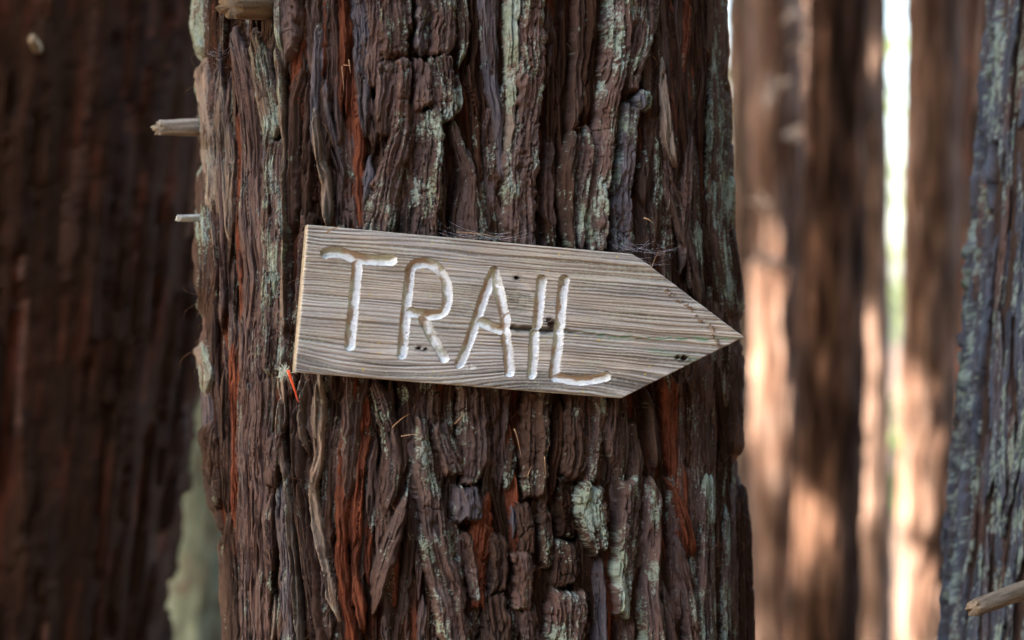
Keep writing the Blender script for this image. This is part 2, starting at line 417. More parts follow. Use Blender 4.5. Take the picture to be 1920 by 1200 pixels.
S(25,'g',.45,.7,(1215,894,15),(1218,980,16),(1213,1060,16),(1216,1140,18),(1222,1300,18))
S(14,'r',.0,.8,(1250,690,17),(1255,780,17),(1258,850,13),(1262,906,9))
S(27,'r',.0,.6,(1250,894,7),(1275,960,9),(1294,1020,11),(1298,1048,6))
S(22,'g',.25,.5,(1262,994,9),(1275,1060,15),(1290,1120,15),(1310,1300,14))
S(13,'b',.0,1,(1285,690,7),(1290,800,8),(1290,890,8))
S(18,'k',.05,1,(1314,680,9),(1317,760,9),(1321,820,10),(1328,890,10))
S(15,'b',.05,1,(1343,660,8),(1347,750,9),(1358,830,9),(1364,900,8))
S(15,'k',.15,1,(1373,650,9),(1376,760,10),(1378,860,8))
S(24,'g',.66,1,(1326,884,13),(1324,980,15),(1322,1080,15),(1327,1300,17))
S(20,'g',.66,1,(1361,950,8),(1360,1040,9),(1359,1130,10),(1360,1300,10))
S(16,'b',.0,.9,(1386,904,9),(1392,1000,11),(1396,1100,11),(1400,1300,11))
S(26,'k',.1,.05,(975,944,10),(985,1000,13),(985,1036,10))
S(27,'g',.2,.0,(975,1036,19),(980,1080,18),(975,1138,15))
S(25,'k',.3,.05,(1020,954,10),(1022,1020,13),(1020,1066,10))
S(27,'k',.2,.0,(1050,1012,17),(1055,1060,18),(1050,1098,15))
S(29,'g',.55,.15,(1062,1100,22),(1060,1150,28),(1045,1300,26))
S(25,'k',.1,.1,(925,1110,20),(928,1180,22),(930,1300,22))
S(24,'g',.2,.1,(985,1136,17),(995,1200,17),(1002,1300,17))
S(20,'u',.1,.8,(1120,1040,10),(1118,1120,12),(1116,1300,14))
S(24,'k',.15,.0,(932,1000,13),(936,1060,14),(930,1112,13))
S(18,'u',.1,.8,(960,950,7),(962,1008,8))
NTRACED = len(T)
# smaller loose fibres between and under the traced strips
def random_strips(n, x0, x1, y0, y1, r, hmin=-2, hmax=15, wmin=3.5, wmax=9, tones='kbrgkbb', slope=.06, lich=0.0, lmin=90, lmax=420, kinds=(1, 1, .8)):
    out = []
    for _ in range(n):
        x = r.uniform(x0, x1); y = r.uniform(y0 - 200, y1); L = r.uniform(lmin, lmax); w_ = r.uniform(wmin, wmax)
        a = r.uniform(-slope, slope); b = r.uniform(-10, 10)
        pts = [(x + a * L * t + b * math.sin(3.1 * t), y + L * t, w_ * (.35 + .75 * math.sin(math.pi * min(max(t, .12), .88)))) for t in (0, .33, .66, 1)]
        lc = lich * r.uniform(.5, 1.4)
        out.append((pts, r.uniform(hmin, hmax), r.choice(tones), lc, r.choice(kinds), -8))
    return out
R = random.Random(5)
fill = random_strips(520, 330, 1440, -120, 1330, R, hmin=-8, hmax=9)
fill += random_strips(110, 330, 560, -120, 1330, R, tones='ggpkku', hmin=4, hmax=20, lich=.15)
layer = random_strips(170, 400, 1420, -120, 1300, R, hmin=5, hmax=16, wmin=6, wmax=15, tones='kggkbrk', lich=.22, kinds=(.2, .5, .9), lmin=120, lmax=420, slope=.09)
mid = random_strips(60, 560, 1400, 400, 760, R, hmin=10, hmax=22, wmin=8, wmax=18, tones='gkg', lich=.3, kinds=(.2, .5, .8))

SIL_Y = [-19000, -4000, -120, 0, 60, 120, 250, 290, 330, 440, 600, 730, 850, 950, 1010, 1100, 1200, 1400, 2200, 3600]
SIL_L = [640, 470, 380, 378, 376, 386, 385, 398, 388, 382, 388, 384, 394, 404, 420, 428, 433, 430, 390, 230]
SIL_RY = [-19000, -4000, -120, 100, 200, 280, 380, 510, 600, 700, 800, 900, 950, 1050, 1200, 1400, 2200, 3600]
SIL_R = [1090, 1250, 1333, 1338, 1345, 1350, 1354, 1372, 1378, 1380, 1374, 1380, 1390, 1396, 1402, 1404, 1450, 1600]

def keep_largest(G):
    """every strip keeps its largest connected patch of faces; crumbs go back to the trunk (in place)"""
    nr, nc = G.shape; par = []; size = []; lab = []; prev = []
    def find(a):
        while par[a] != a: par[a] = par[par[a]]; a = par[a]
        return a
    runs = []
    for r in range(nr):
        row = G[r]; cut = np.nonzero(np.diff(row))[0] + 1; b = np.r_[0, cut, nc]; cur = []
        for x0, x1 in zip(b[:-1], b[1:]):
            v = row[x0]
            if v < 0: continue
            k = len(par); par.append(k); size.append(int(x1 - x0)); lab.append(int(v)); cur.append((int(x0), int(x1), k)); runs.append((r, int(x0), int(x1), k))
            for p0, p1, pk in prev:
                if p0 < x1 and p1 > x0 and lab[pk] == v:
                    a, c = find(pk), find(k)
                    if a != c: par[c] = a
        prev = cur
    tot = {}
    for k in range(len(par)): f = find(k); tot[f] = tot.get(f, 0) + size[k]
    best = {}
    for f, n in tot.items():
        if n > best.get(lab[f], (0, 0))[0]: best[lab[f]] = (n, f)
    for r, x0, x1, k in runs:
        if best[lab[k]][1] != find(k): G[r, x0:x1] = -1

def main_trunk():
    ctrl = [(375, .235), (383, .165), (400, .125), (440, .088), (490, .052), (542, .022), (600, .017), (680, .018), (760, .020),
            (880, .030), (1000, .042), (1120, .060), (1220, .082), (1300, .112), (1350, .150), (1382, .20), (1390, .26),
            (1340, .40), (1150, .50), (880, .53), (620, .49), (440, .39), (382, .31)]
    dense = section_curve(ctrl)
    n0 = len(dense)
    wx = (dense[:, 0] - 960) * K * (D + dense[:, 1]); wy = dense[:, 1]
    # arc length, front spans from control 0 (left edge) to control 16 (right edge)
    seg = np.hypot(np.diff(np.r_[wx, wx[0]]), np.diff(np.r_[wy, wy[0]])); s = np.r_[0, np.cumsum(seg)[:-1]]; tot = seg.sum()
    sR = s[int(16 / 23 * n0)]
    cols = np.r_[np.linspace(-.05, sR + .05, 980), np.linspace(sR + .06, tot - .06, 40)]
    sx = np.interp(cols % tot, np.r_[s, tot], np.r_[dense[:, 0], dense[0, 0]])
    sy = np.interp(cols % tot, np.r_[s, tot], np.r_[dense[:, 1], dense[0, 1]])
    dm = K * (D + .06)
    zt, zb = CZ + 690 * dm, CZ - 690 * dm
    rows = np.r_[np.linspace(12.0, zt + .35, 26), np.linspace(zt + .3, zt + .02, 16), np.linspace(zt, zb, 716), np.linspace(zb - .02, zb - .3, 16), np.linspace(zb - .35, -.25, 14)]
    Yg = np.broadcast_to(sy, (len(rows), len(cols))).copy()
    Zg = np.broadcast_to(rows[:, None], Yg.shape)
    PYg = 600 - (Zg - CZ) / (K * (D + Yg))
    xn = (sx - 375) / 1015.0
    def smooth_sil(ys, xs):
        yy = np.arange(-4000, 3601, 4.0); v = np.interp(yy, ys, xs); k = np.exp(-(np.arange(-24, 25) / 8.0) ** 2); k /= k.sum()
        v = np.convolve(np.pad(v, 24, 'edge'), k, 'valid'); return np.r_[-19000, yy], np.r_[xs[0], v]
    Lp = np.interp(PYg, *smooth_sil(SIL_Y, SIL_L)); Rp = np.interp(PYg, *smooth_sil(SIL_RY, SIL_R))
    PXg = Lp + xn * (Rp - Lp)
    Xg = (PXg - 960) * K * (D + Yg)
    # outward normal of the section at mid height
    tx = np.gradient(Xg, axis=1); ty = np.gradient(Yg, axis=1); l = np.hypot(tx, ty) + 1e-9
    nx, ny = ty / l, -tx / l
    # on the flanks the plates lift off towards the clearing rather than square to the wood
    fw = sst(.05, -.4, ny) * sst(-.97, -.75, ny); nx = nx * (1 - .75 * fw); ny = ny - .75 * fw; ln = np.hypot(nx, ny); nx /= ln; ny /= ln
    # unwrapped coordinate so that noise goes round the flanks instead of stretching
    arc = np.cumsum(l, axis=1); jm = int(np.argmin(np.abs(sx[:980] - 960))); 
    front = sx[:980]
    UX = PXg.copy()
    du = np.gradient(PXg, axis=1); ST = np.clip(np.abs(l / (K * D)) / np.maximum(np.abs(du), 1e-3), 1, 5)
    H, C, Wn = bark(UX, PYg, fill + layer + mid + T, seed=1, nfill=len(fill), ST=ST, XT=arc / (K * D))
    H = np.clip(H * 1.6, -50, 76) / ST ** .15
    fade = np.ones(len(cols)); fade[980:] = .3
    A = H * K * D * fade
    V = np.stack([Xg + nx * A, Yg + ny * A, Zg], -1).reshape(-1, 3)
    F = grid_faces(len(rows), len(cols), True)
    # orient outwards: rows go down, columns left to right seen from the camera
    F = F[:, ::-1]
    N = vert_normals(V, F)
    C = C.reshape(-1, 3); Wf = Wn.ravel()[F[:, 0]] - (len(fill) + len(layer) + len(mid))
    root = thing('redwood_tree', 'big shaggy redwood trunk with deep furrowed bark that carries the wooden arrow sign', 'tree', (0, .25, 0))
    keep_largest(Wf.reshape(len(rows) - 1, len(cols)))
    rest = Wf < 0
    def sub(name, sel):
        f = F[sel]; u, inv = np.unique(f, return_inverse=True)
        return fast_mesh(name, V[u], inv.reshape(f.shape), C[u], N[u])
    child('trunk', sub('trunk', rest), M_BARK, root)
    cnt = np.bincount(Wf[~rest], minlength=NTRACED)
    order = np.argsort(Wf, kind='stable'); Ws = Wf[order]
    st = np.searchsorted(Ws, np.arange(NTRACED)); en = np.searchsorted(Ws, np.arange(NTRACED), 'right')
    for i in range(NTRACED):
        if en[i] - st[i] < 60:
            continue
        k = T[i][4]
        nm = 'bark_plate' if k < .45 else 'bark_strip'
        child(nm, sub(nm, order[st[i]:en[i]]), M_BARK, root)
    # loose hair-like fibres standing off the bark
    r = np.random.default_rng(9); nf = 420
    jj = r.integers(30, 950, nf); ii = r.integers(50, 770, nf); base = V.reshape(len(rows), len(cols), 3)[ii, jj]; nn = N.reshape(len(rows), len(cols), 3)[ii, jj]
    L = r.uniform(.006, .024, nf)[:, None]; dz = np.stack([r.normal(0, .35, nf), r.normal(0, .2, nf), r.choice([-1, 1], nf) * r.uniform(.5, 1, nf)], -1)
    VV = []; FF = []
    for q in range(nf):
        sd = np.cross(dz[q], nn[q]); sd /= np.linalg.norm(sd) + 1e-9
        for k in range(5):
            t = k / 4; c = base[q] + dz[q] * L[q] * t + nn[q] * L[q] * .5 * math.sin(t * 2.4) + sd * L[q] * .25 * math.sin(t * 3 + q); w_ = .00028 * (1 - .7 * t)
            VV += [c + sd * w_, c - sd * w_, c + nn[q] * w_ * 1.5]
        o0 = q * 15
        for k in range(4):
            a0 = o0 + k * 3
            for m_ in range(3): FF.append((a0 + m_, a0 + (m_ + 1) % 3, a0 + 3 + (m_ + 1) % 3, a0 + 3 + m_))
    fo = child('loose_fibres', fast_mesh('loose_fibres', np.array(VV), np.array(FF), np.tile(np.array((.17, .085, .045)), (len(VV), 1)) * r.uniform(.5, 1.6, (len(VV), 1))), M_TWIG, root)
    fo['kind'] = 'stuff'
    return root
main_tree = main_trunk()

# ------------------------------------------------------------------ other trees
def tube(path, rad, nseg=12, seed=0, rough=.12, tone=None, tone2=None, stretch=6.0, endcol=None, endrag=0.0):
    """closed limb along a path with uneven surface; returns V, F(quads), C"""
    P = np.array(path, float); rad = np.array(rad, float); n = len(P)
    tg = np.gradient(P, axis=0); tg /= np.linalg.norm(tg, axis=1, keepdims=True)
    ref = np.array((0, 0, 1.0)) if abs(tg[0, 2]) < .9 else np.array((0, 1.0, 0))
    a = np.cross(tg, ref); a /= np.linalg.norm(a, axis=1, keepdims=True); b = np.cross(tg, a)
    th = np.linspace(0, 2 * np.pi, nseg, endpoint=False)
    s = np.r_[0, np.cumsum(np.linalg.norm(np.diff(P, axis=0), axis=1))] / rad.mean()
    TH, SS = np.meshgrid(th, s)
    nn = .55 * (fbm(np.cos(TH) * 2 + 7 + seed, SS / stretch + np.sin(TH) * 2, seed, 3) - .5) + .45 * (fbm(np.cos(TH) * 7 + 7 + seed, SS / stretch / 2 + np.sin(TH) * 7, seed + 2, 2) - .5)
    r = rad[:, None] * (1 + rough * 2 * nn)
    off = endrag * rad[0] * (vn(np.cos(th) * 4 + 9, np.sin(th) * 4 + 9, seed + 9) - .5) * 2
    V = P[:, None] + r[..., None] * (np.cos(TH)[..., None] * a[:, None] + np.sin(TH)[..., None] * b[:, None])
    V[0] += tg[0] * off[:, None]
    V = np.concatenate([V.reshape(-1, 3), [P[0] + tg[0] * rad[0] * .15], [P[-1]]])
    F = grid_faces(n, nseg, True)
    j = np.arange(nseg); c0, c1 = n * nseg, n * nseg + 1
    cap0 = np.stack([np.full(nseg, c0), (j + 1) % nseg, j, np.full(nseg, c0)], -1)
    t1 = np.array(tone, float); t2 = np.array(tone2 if tone2 is not None else tone, float)
    q = np.clip(fbm(np.cos(TH) * 5 + 3 + seed, SS / stretch + np.sin(TH) * 5, seed + 4, 3) * 2.4 - .7, 0, 1)[..., None]
    C = (t1 * (1 - q) + t2 * q).reshape(-1, 3)
    C = np.concatenate([C, [endcol if endcol is not None else t1], [t1]])
    return V, F, C, cap0

def tube_mesh(name, *a, **k):
    V, F, C, cap = tube(*a, **k)
    m = bpy.data.meshes.new(name)
    faces = [tuple(f) for f in F] + [tuple(f[:3]) for f in cap]
    m.from_pydata([tuple(v) for v in V], [], faces); m.update()
    m.polygons.foreach_set('use_smooth', np.ones(len(m.polygons), bool))
    ca = m.color_attributes.new('tint', 'FLOAT_COLOR', 'POINT')
    c = np.ones((len(V), 4), np.float32); c[:, :3] = C
    ca.data.foreach_set('color', c.ravel())
    return m

TAN, TAN2 = (.115, .080, .052), (.245, .19, .135)
# crowns of needle sprays, with gaps carved so that the sun reaches the trunks behind
# (photo x, y, depth, radius in metres)
SHAFTS = [(1430, 540, 3.6, .08), (1432, 620, 3.6, .11), (1434, 700, 3.6, .10), (1438, 770, 3.6, .05), (1420, 480, 3.6, .05),
          (1355, 0, 6.5, .2), (1355, 100, 6.5, .2), (1358, 180, 6.5, .1), (1500, 40, 8.5, .3), (1500, 160, 8.5, .2),
          (1622, 60, 4.8, .06), (1622, 640, 4.8, .06), (1622, 760, 4.8, .06), (1622, 860, 4.8, .06),
          (1712, 760, 3.1, .02), (1712, 850, 3.1, .05), (1708, 940, 3.1, .06), (1706, 1030, 3.1, .05), (1704, 1110, 3.1, .02),
          (1788, 800, 5.6, .16), (1786, 870, 5.6, .15), (1782, 950, 5.6, .15), (1780, 1020, 5.6, .12), (1640, 1150, 7.5, .2), (1510, 1060, 2.6, .04), (1508, 80, 3.35, .03), (1503, 250, 3.35, .03), (1440, 388, 3.35, .03), (1424, 484, 3.35, .03), (1446, 165, 3.35, .02)]
SHP = np.array([at(a, b, c) for a, b, c, _ in SHAFTS]); SHR = np.array([r for *_, r in SHAFTS]) + .17
sv = np.array(SUN_TO)

def leaf_cards(name, C, size, seed, mat, carve=True, flat=.35):
    r = np.random.default_rng(seed)
    if carve:
        keep = np.ones(len(C), bool)
        for p, rr in zip(SHP, SHR):
            d = C - p; t = d @ sv
            keep &= ~((t > 0) & (np.linalg.norm(d - t[:, None] * sv, axis=1) < rr))
        C = C[keep]
    n = len(C)
    a = r.normal(size=(n, 3)); a[:, 2] *= flat; a /= np.linalg.norm(a, axis=1, keepdims=True)
    b = np.cross(a, r.normal(size=(n, 3))); b /= np.linalg.norm(b, axis=1, keepdims=True)
    sz = size * r.uniform(.6, 1.4, n)[:, None]
    a = a * sz; b = b * sz * .38
    droop = np.array((0, 0, -.25)) * sz
    V = np.stack([C - a, C - a * .1 + b, C + a + droop, C - a * .1 - b], 1).reshape(-1, 3)
    F = np.arange(4 * n).reshape(n, 4)
    return fast_mesh(name, V, F, smooth=False)

def crown_points(n, cx, cy, z0, z1, rad, seed):
    r = np.random.default_rng(seed)
    nb = 46                                        # drooping limbs
    zb = z0 + (z1 - z0) * r.random(nb) ** 1.1; ang = r.uniform(0, 2 * np.pi, nb); ln = rad * (1.1 - .75 * (zb - z0) / (z1 - z0)) * r.uniform(.75, 1.15, nb)
    i = r.integers(0, nb, n); t = r.random(n) ** .7
    p = np.stack([cx + np.cos(ang[i]) * ln[i] * t, cy + np.sin(ang[i]) * ln[i] * t, zb[i] - .5 * t * t], -1)
    return p + r.normal(size=(n, 3)) * np.array((.28, .28, .16)) * (.5 + t)[:, None]

def simple_trunk(cx0, cx1, w0, w1, Y, tones, seed, top=13.0, lich=0.0, nc=64, nr=150, kind='k', amp=1.0, zt=None, detail=False, nst=120, sw=(6, 16), ln=(80, 330), focus=(math.pi / 2, .8), red=1.0):
    """round furrowed trunk; cx, w in photo px at the top and the bottom edge of the frame"""
    d = D + Y
    z_a = CZ + 600 * K * d; z_b = CZ - 600 * K * d
    zz = np.r_[np.linspace(top, z_a + .4, 12), np.linspace(z_a + .3, max(z_b - .3, -.15), nr)]
    if zz[-1] > -.1: zz = np.r_[zz, np.linspace(zz[-1] - .05, -.25, 10)]
    tt = (z_a - zz) / (z_a - z_b)
    cx = (np.interp(tt, [-8, 0, 1, 3], [cx0 + (cx0 - cx1) * 1.5, cx0, cx1, cx1 + (cx1 - cx0) * 1.2]) - 960) * K * d
    wd = np.interp(tt, [-8, 0, 1, 3], [w0 * .45, w0, w1, w1 * 1.35]) * K * d * .5
    th = np.linspace(0, 2 * np.pi, nc, endpoint=False)
    if detail: th = th + focus[1] * np.sin(th - focus[0])          # more columns where the camera looks
    TH, RZ = np.meshgrid(th, zz); RR = wd[:, None]
    # local photo-like pixels: 1 px = w/..., noise scale in millimetres of bark
    U = ((TH + 1.5 * np.pi) % (2 * np.pi) - np.pi) * RR / (K * D); Vv = (CZ - RZ) / (K * D)
    if detail:
        r = random.Random(seed)
        x1 = math.pi * float(wd.mean()) / (K * D)
        st = random_strips(nst, -x1 * .62, x1 * .62, -800, 900, r, hmin=4, hmax=24, wmin=sw[0], wmax=sw[1], tones=tones, lich=lich, kinds=(.3, .6, .9), slope=.10, lmin=ln[0], lmax=ln[1])
        U2 = ((TH + 1.5 * np.pi) % (2 * np.pi) - np.pi) * float(wd.mean()) / (K * D)
        H, C, _ = bark(U2, Vv, st, seed=seed, base_tone=kind, red=red)
        A = np.clip(H, -24, 40) * K * D * amp
    else:
        U2 = ((TH + 1.5 * np.pi) % (2 * np.pi) - np.pi) * float(wd.mean()) / (K * D)
        f = ridge(vn(U2 / 34 + (vn(U2 / 60, Vv / 200, seed + 3) - .5) * 2, Vv / 420, seed)) ; f2 = vn(U2 / 12, Vv / 120, seed + 1)
        A = ((f - .5) * 26 + (f2 - .5) * 14) * K * D * amp
        t1 = np.array(TONE[tones[0]]); t2 = np.array(TONE[tones[1]])
        q = sst(.35, .65, fbm(U2 / 38, Vv / 260, seed + 4, 3))[..., None]
        C = (t1 * (1 - q) + t2 * q) * (.5 + 1.0 * vn(U2 / 26, Vv / 160, seed + 9)[..., None]) * (.7 + .6 * f[..., None] * f2[..., None] * 1.4)
        if lich:
            lm = sst(.5, .7, fbm(U2 / 24, Vv / 90, seed + 6, 3) + (lich - .5) * .6)[..., None]
            C = C * (1 - lm) + np.array((.195, .225, .165)) * (.5 + 1.0 * vn(U2 / 18, Vv / 50, seed + 8)[..., None]) * lm
    ny = np.sin(TH); fw = sst(.05, -.4, ny) * sst(-.97, -.75, ny) * (.8 if detail else 0)
    dx, dy = np.cos(TH) * (1 - fw), ny * (1 - fw) - fw; ln_ = np.hypot(dx, dy)
    V = np.stack([cx[:, None] + RR * np.cos(TH) + A * dx / ln_, Y + RR * ny + A * dy / ln_, RZ], -1).reshape(-1, 3)
    F = grid_faces(len(zz), nc, True)[:, ::-1]
    m = fast_mesh('trunk', V, F, C.reshape(-1, 3))
    return m, (float(cx[0]), Y), float(np.interp(0, zz[::-1], cx[::-1]))

def tree(label, cx0, cx1, w0, w1, Y, tones, seed, group=None, crown_z=(7.2, 14), crown_r=1.9, n=1500, mat=None, **k):
    m, top, bx = simple_trunk(cx0, cx1, w0, w1, Y, tones, seed, **k)
    root = thing('redwood_tree', label, 'tree', (bx, Y, 0), group)
    child('trunk', m, mat or M_FARBARK, root)
    if n:
        child('crown', leaf_cards('crown', crown_points(n, top[0], Y, crown_z[0], crown_z[1], crown_r, seed), .22, seed, M_LEAF), M_LEAF, root)
    return root

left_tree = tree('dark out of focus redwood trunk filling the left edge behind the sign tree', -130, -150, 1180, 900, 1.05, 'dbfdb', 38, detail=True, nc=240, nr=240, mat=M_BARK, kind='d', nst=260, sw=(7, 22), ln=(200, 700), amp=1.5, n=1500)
right_tree = tree('grey lichened trunk with bluish bark at the right edge of the frame', 2190, 2128, 630, 700, .42, 'vvvgvu', 47, detail=True, nc=380, nr=440, focus=(math.pi * .25, .8), mat=M_BARK, kind='k', red=.1, lich=.46, nst=640, sw=(6, 15), ln=(120, 420), amp=1.25, n=1500)
GRP = 'blurred redwood trunks in the background'
tree('pale green lichened trunk glimpsed between the dark left trunk and the sign tree', 392, 385, 200, 230, 2.9, 'gp', 53, GRP, lich=.95, n=900, crown_r=1.4)
tree('slim brown trunk just right of the sign tree with a long sunlit streak', 1456, 1460, 92, 92, 3.6, 'tn', 61, GRP, n=900)
tree('pale trunk half hidden right beside the edge of the sign tree', 1392, 1394, 58, 64, 4.2, 'tp', 62, GRP, n=900)
tree('thin pinkish trunk seen in the narrow gap left of the darkest trunk', 1508, 1512, 58, 60, 8.5, 'tt', 63, GRP, n=900)
tree('darkest brown trunk in the middle of the right background', 1574, 1546, 104, 130, 2.6, 'fb', 64, GRP, n=900, nc=96)
tree('thin pink brown trunk left of the bright strip of sky', 1636, 1642, 56, 66, 4.8, 'tt', 65, GRP, n=900)
tree('brown trunk right of the bright strip of sky with a long sunlit patch low down', 1752, 1738, 100, 106, 3.1, 'tn', 66, GRP, n=900, nc=96)
tree('thin orange brown trunk behind the gap next to the grey trunk', 1812, 1806, 58, 74, 5.6, 'nr', 67, GRP, n=900)
tree('tan trunk peeping out directly behind the grey lichened trunk', 1876, 1862, 84, 110, 1.3, 'tk', 68, GRP, n=900, nc=96)

# dead sprigs on the slim trunks that catch the sun
BG1 = [o for o in COL.objects if o.get('label', '').startswith('slim brown trunk')][0]
M_SPRIG = plain('dead_sprig', (.34, .24, .17), (.5, .38, .28), scale=30, trans=.2)
for q, (a, b) in enumerate([(1508, 80), (1503, 250), (1440, 388), (1424, 484), (1446, 165), (1494, 20)]):
    tip = at(a, b, 3.35); root_ = at(1456 + (a - 1456) * .6, b + 12, 3.56)
    V, F, C, cap = tube([tip, (tip + root_) / 2 + np.array((0, 0, .01)), root_], (.0015, .003, .004), 6, q, .1, TAN)
    child('twig', fast_mesh('twig', V, F, C), M_TWIG, BG1)
    child('sprig', leaf_cards('sprig', tip + np.random.default_rng(q).normal(0, .012, (9, 3)), .022, q, M_SPRIG, carve=False, flat=.9), M_SPRIG, BG1)

# unseen trees added outside the frame to block sun and sky light
OFF = 'unseen redwoods added to shade the sign'
for i, (x, y, cr_, zc) in enumerate([(-5.0, -1.9, 2.0, 3.2), (-5.2, .1, 2.0, 3.4), (-5.5, 2.35, 2.2, 3.4), (3.6, -4.6, 2.6, 2.6), (5.2, -1.8, 2.4, 2.8), (5.6, -7.0, 2.8, 3.0), (2.0, -8.2, 2.6, 2.8)]):
    root = thing('redwood_tree', 'unseen tall redwood added outside the frame to block light', 'tree', (x, y, 0), OFF)
    V, F, C, cap = tube([(x, y, -.2), (x, y, 2), (x, y, 6), (x, y, 13)], (.32, .26, .2, .06), 24, i, .08, TONE['k'], TONE['b'])
    child('trunk', fast_mesh('trunk', V, F, C), M_FARBARK, root)
    child('crown', leaf_cards('crown', crown_points(9000 if x < 0 else 5000, x, y, zc, 13.5, cr_ * 1.15, 200 + i), .24, 300 + i, M_LEAF), M_LEAF, root)

# unseen young trees added behind and beside the camera to cut low skylight
for i, (an, ds, th_) in enumerate([(-8, 8.5, 7.5), (-30, 7.5, 7.5), (-52, 8.2, 7.5), (-74, 8.6, 6), (18, 9.5, 7.5), (-95, 8, 6.5), (-114, 7.6, 5), (-133, 8.2, 4), (-150, 8.8, 3.2)]):
    x, y = ds * math.cos(radians(an)), -2.4 + ds * math.sin(radians(an))
    root = thing('added_young_redwood', 'bushy young redwood with branches down to the ground, unseen and added to block low light', 'tree', (x, y, 0), 'unseen young trees added to cut low light')
    V, F, C, cap = tube([(x, y, -.2), (x, y, 2), (x, y, th_ * .6), (x, y, th_ + .4)], (.14, .11, .08, .02), 16, 70 + i, .08, TONE['k'], TONE['b'])
    child('trunk', fast_mesh('trunk', V, F, C), M_FARBARK, root)
    child('crown', leaf_cards('crown', crown_points(3600, x, y, .3, th_, 2.3, 400 + i), .30, 500 + i, M_LEAF, carve=False), M_LEAF, root)

# far-off understorey seen through the gaps
r_ = np.random.default_rng(77)
n = 24000
P = np.stack([r_.uniform(-9, 13, n), r_.uniform(15, 24, n), r_.random(n) ** 1.3 * 9 + .1], -1)
cl = fbm(P[:, 0] * 1.3 + P[:, 1] * .05, P[:, 2] * 3.4, 3, 2); P = P[(cl > .50) | (P[:, 2] < .8)]
o = link('far_foliage', leaf_cards('far_foliage', P, .13, 78, M_FERN, carve=False, flat=.8), M_FERN); o['kind'] = 'stuff'
o['label'] = 'far blurred green understorey between the trunks'

# ------------------------------------------------------------------ dead branch stubs
def stub(root, p0, p1, r0, r1, seed, t1=TAN, t2=TAN2, n=30, end=(.22, .17, .12), name='branch_stub', bend=.0, rag=.9, nseg=36):
    ts = np.linspace(0, 1, n); P = np.array(p0)[None] * (1 - ts[:, None]) + np.array(p1)[None] * ts[:, None]
    P[:, 2] += bend * np.sin(ts * np.pi)
    return child(name, tube_mesh(name, P, (r0 + (r1 - r0) * ts) * (1 + .30 * np.clip((ts - .55) / .45, 0, 1) ** 2 + .10 * (vn(ts * 9, seed, seed) - .5)), nseg, seed, .22, t1, t2, 5.0, end, rag), M_TWIG, root)

stub(main_tree, at(296, 240, .17), at(420, 238, .24), .0080, .0094, 3, (.22, .17, .12), (.42, .37, .29))
stub(main_tree, at(334, 409, .15), at(400, 409, .2), .0034, .0040, 4, (.50, .50, .44), (.68, .68, .60))
stub(main_tree, at(432, 12, -.015), at(560, 6, .09), .0135, .0165, 5, (.10, .065, .040), (.22, .155, .10), rag=.9, nseg=32)
stub(left_tree, at(62, 74, .60), at(84, 122, .80), .0065, .008, 6, (.24, .17, .10), (.36, .27, .17))
stub(right_tree, at(1826, 1140, .02), at(1990, 1082, .28), .0088, .0105, 7, (.11, .082, .055), (.235, .175, .12), nseg=32, n=24)

# ------------------------------------------------------------------ the arrow sign
YAW = radians(12)
BN = np.array((math.sin(YAW), -math.cos(YAW), .02)); BN /= np.linalg.norm(BN)   # faces slightly right
BO = at(980, 585, -.004)
def on_board(px, py):
    px = np.asarray(px, float); py = np.asarray(py, float)
    ray = np.stack([(px - 960) * K, np.ones_like(px), -(py - 600) * K], -1)
    o_ = np.array((0, -D, CZ)); t = ((BO - o_) @ BN) / (ray @ BN)
    return o_ + ray * t[..., None]
def bilerp(t, a, b): return np.array(a)[None] * (1 - t[:, None]) + np.array(b)[None] * t[:, None]

STROKES = {
 'T': [[(611, 474), (626, 472), (642, 474), (660, 481), (680, 486), (705, 488), (734, 487)], [(671, 490), (667, 530), (661, 590), (656, 648)]],
 'R': [[(770, 506), (766, 540), (761, 585), (754, 664)], [(768, 507), (776, 497), (790, 493), (806, 494), (822, 503), (834, 522), (839, 545), (838, 570), (832, 583), (818, 590), (795, 589), (765, 583)], [(793, 594), (806, 622), (820, 648), (834, 671)]],
 'A': [[(927, 508), (910, 550), (893, 600), (876, 650), (862, 682)], [(927, 508), (936, 545), (946, 590)], [(948, 592), (949, 625), (953, 660), (957, 698)], [(902, 603), (920, 611), (944, 620)]],
 'I': [[(1016, 524), (1012, 560), (1007, 611)], [(1004, 624), (1001, 660), (998, 702)]],
 'L': [[(1058, 524), (1054, 560), (1050, 612), (1046, 650), (1040, 700)], [(1041, 707), (1065, 711), (1090, 713), (1115, 711), (1136, 706)]],
}
HW = {'T': 10.2, 'R': 9.2, 'A': 9.4, 'I': 9.2, 'L': 9.4}

def seg_field(px, py, lines):
    best = np.full(px.shape, 1e9); sx = np.zeros_like(px); sy = np.zeros_like(px)
    for ln in lines:
        q = cr([(a, b, 0) for a, b in ln], 5)[:, :2]
        for (x0, y0), (x1, y1) in zip(q[:-1], q[1:]):
            dx, dy = x1 - x0, y1 - y0; L2 = dx * dx + dy * dy + 1e-9
            t = np.clip(((px - x0) * dx + (py - y0) * dy) / L2, 0, 1)
            ex = px - x0 - t * dx; ey = py - y0 - t * dy; d = np.hypot(ex, ey)
            b = d < best; best[b] = d[b]; sx[b] = ex[b]; sy[b] = ey[b]
    return best, sx, sy

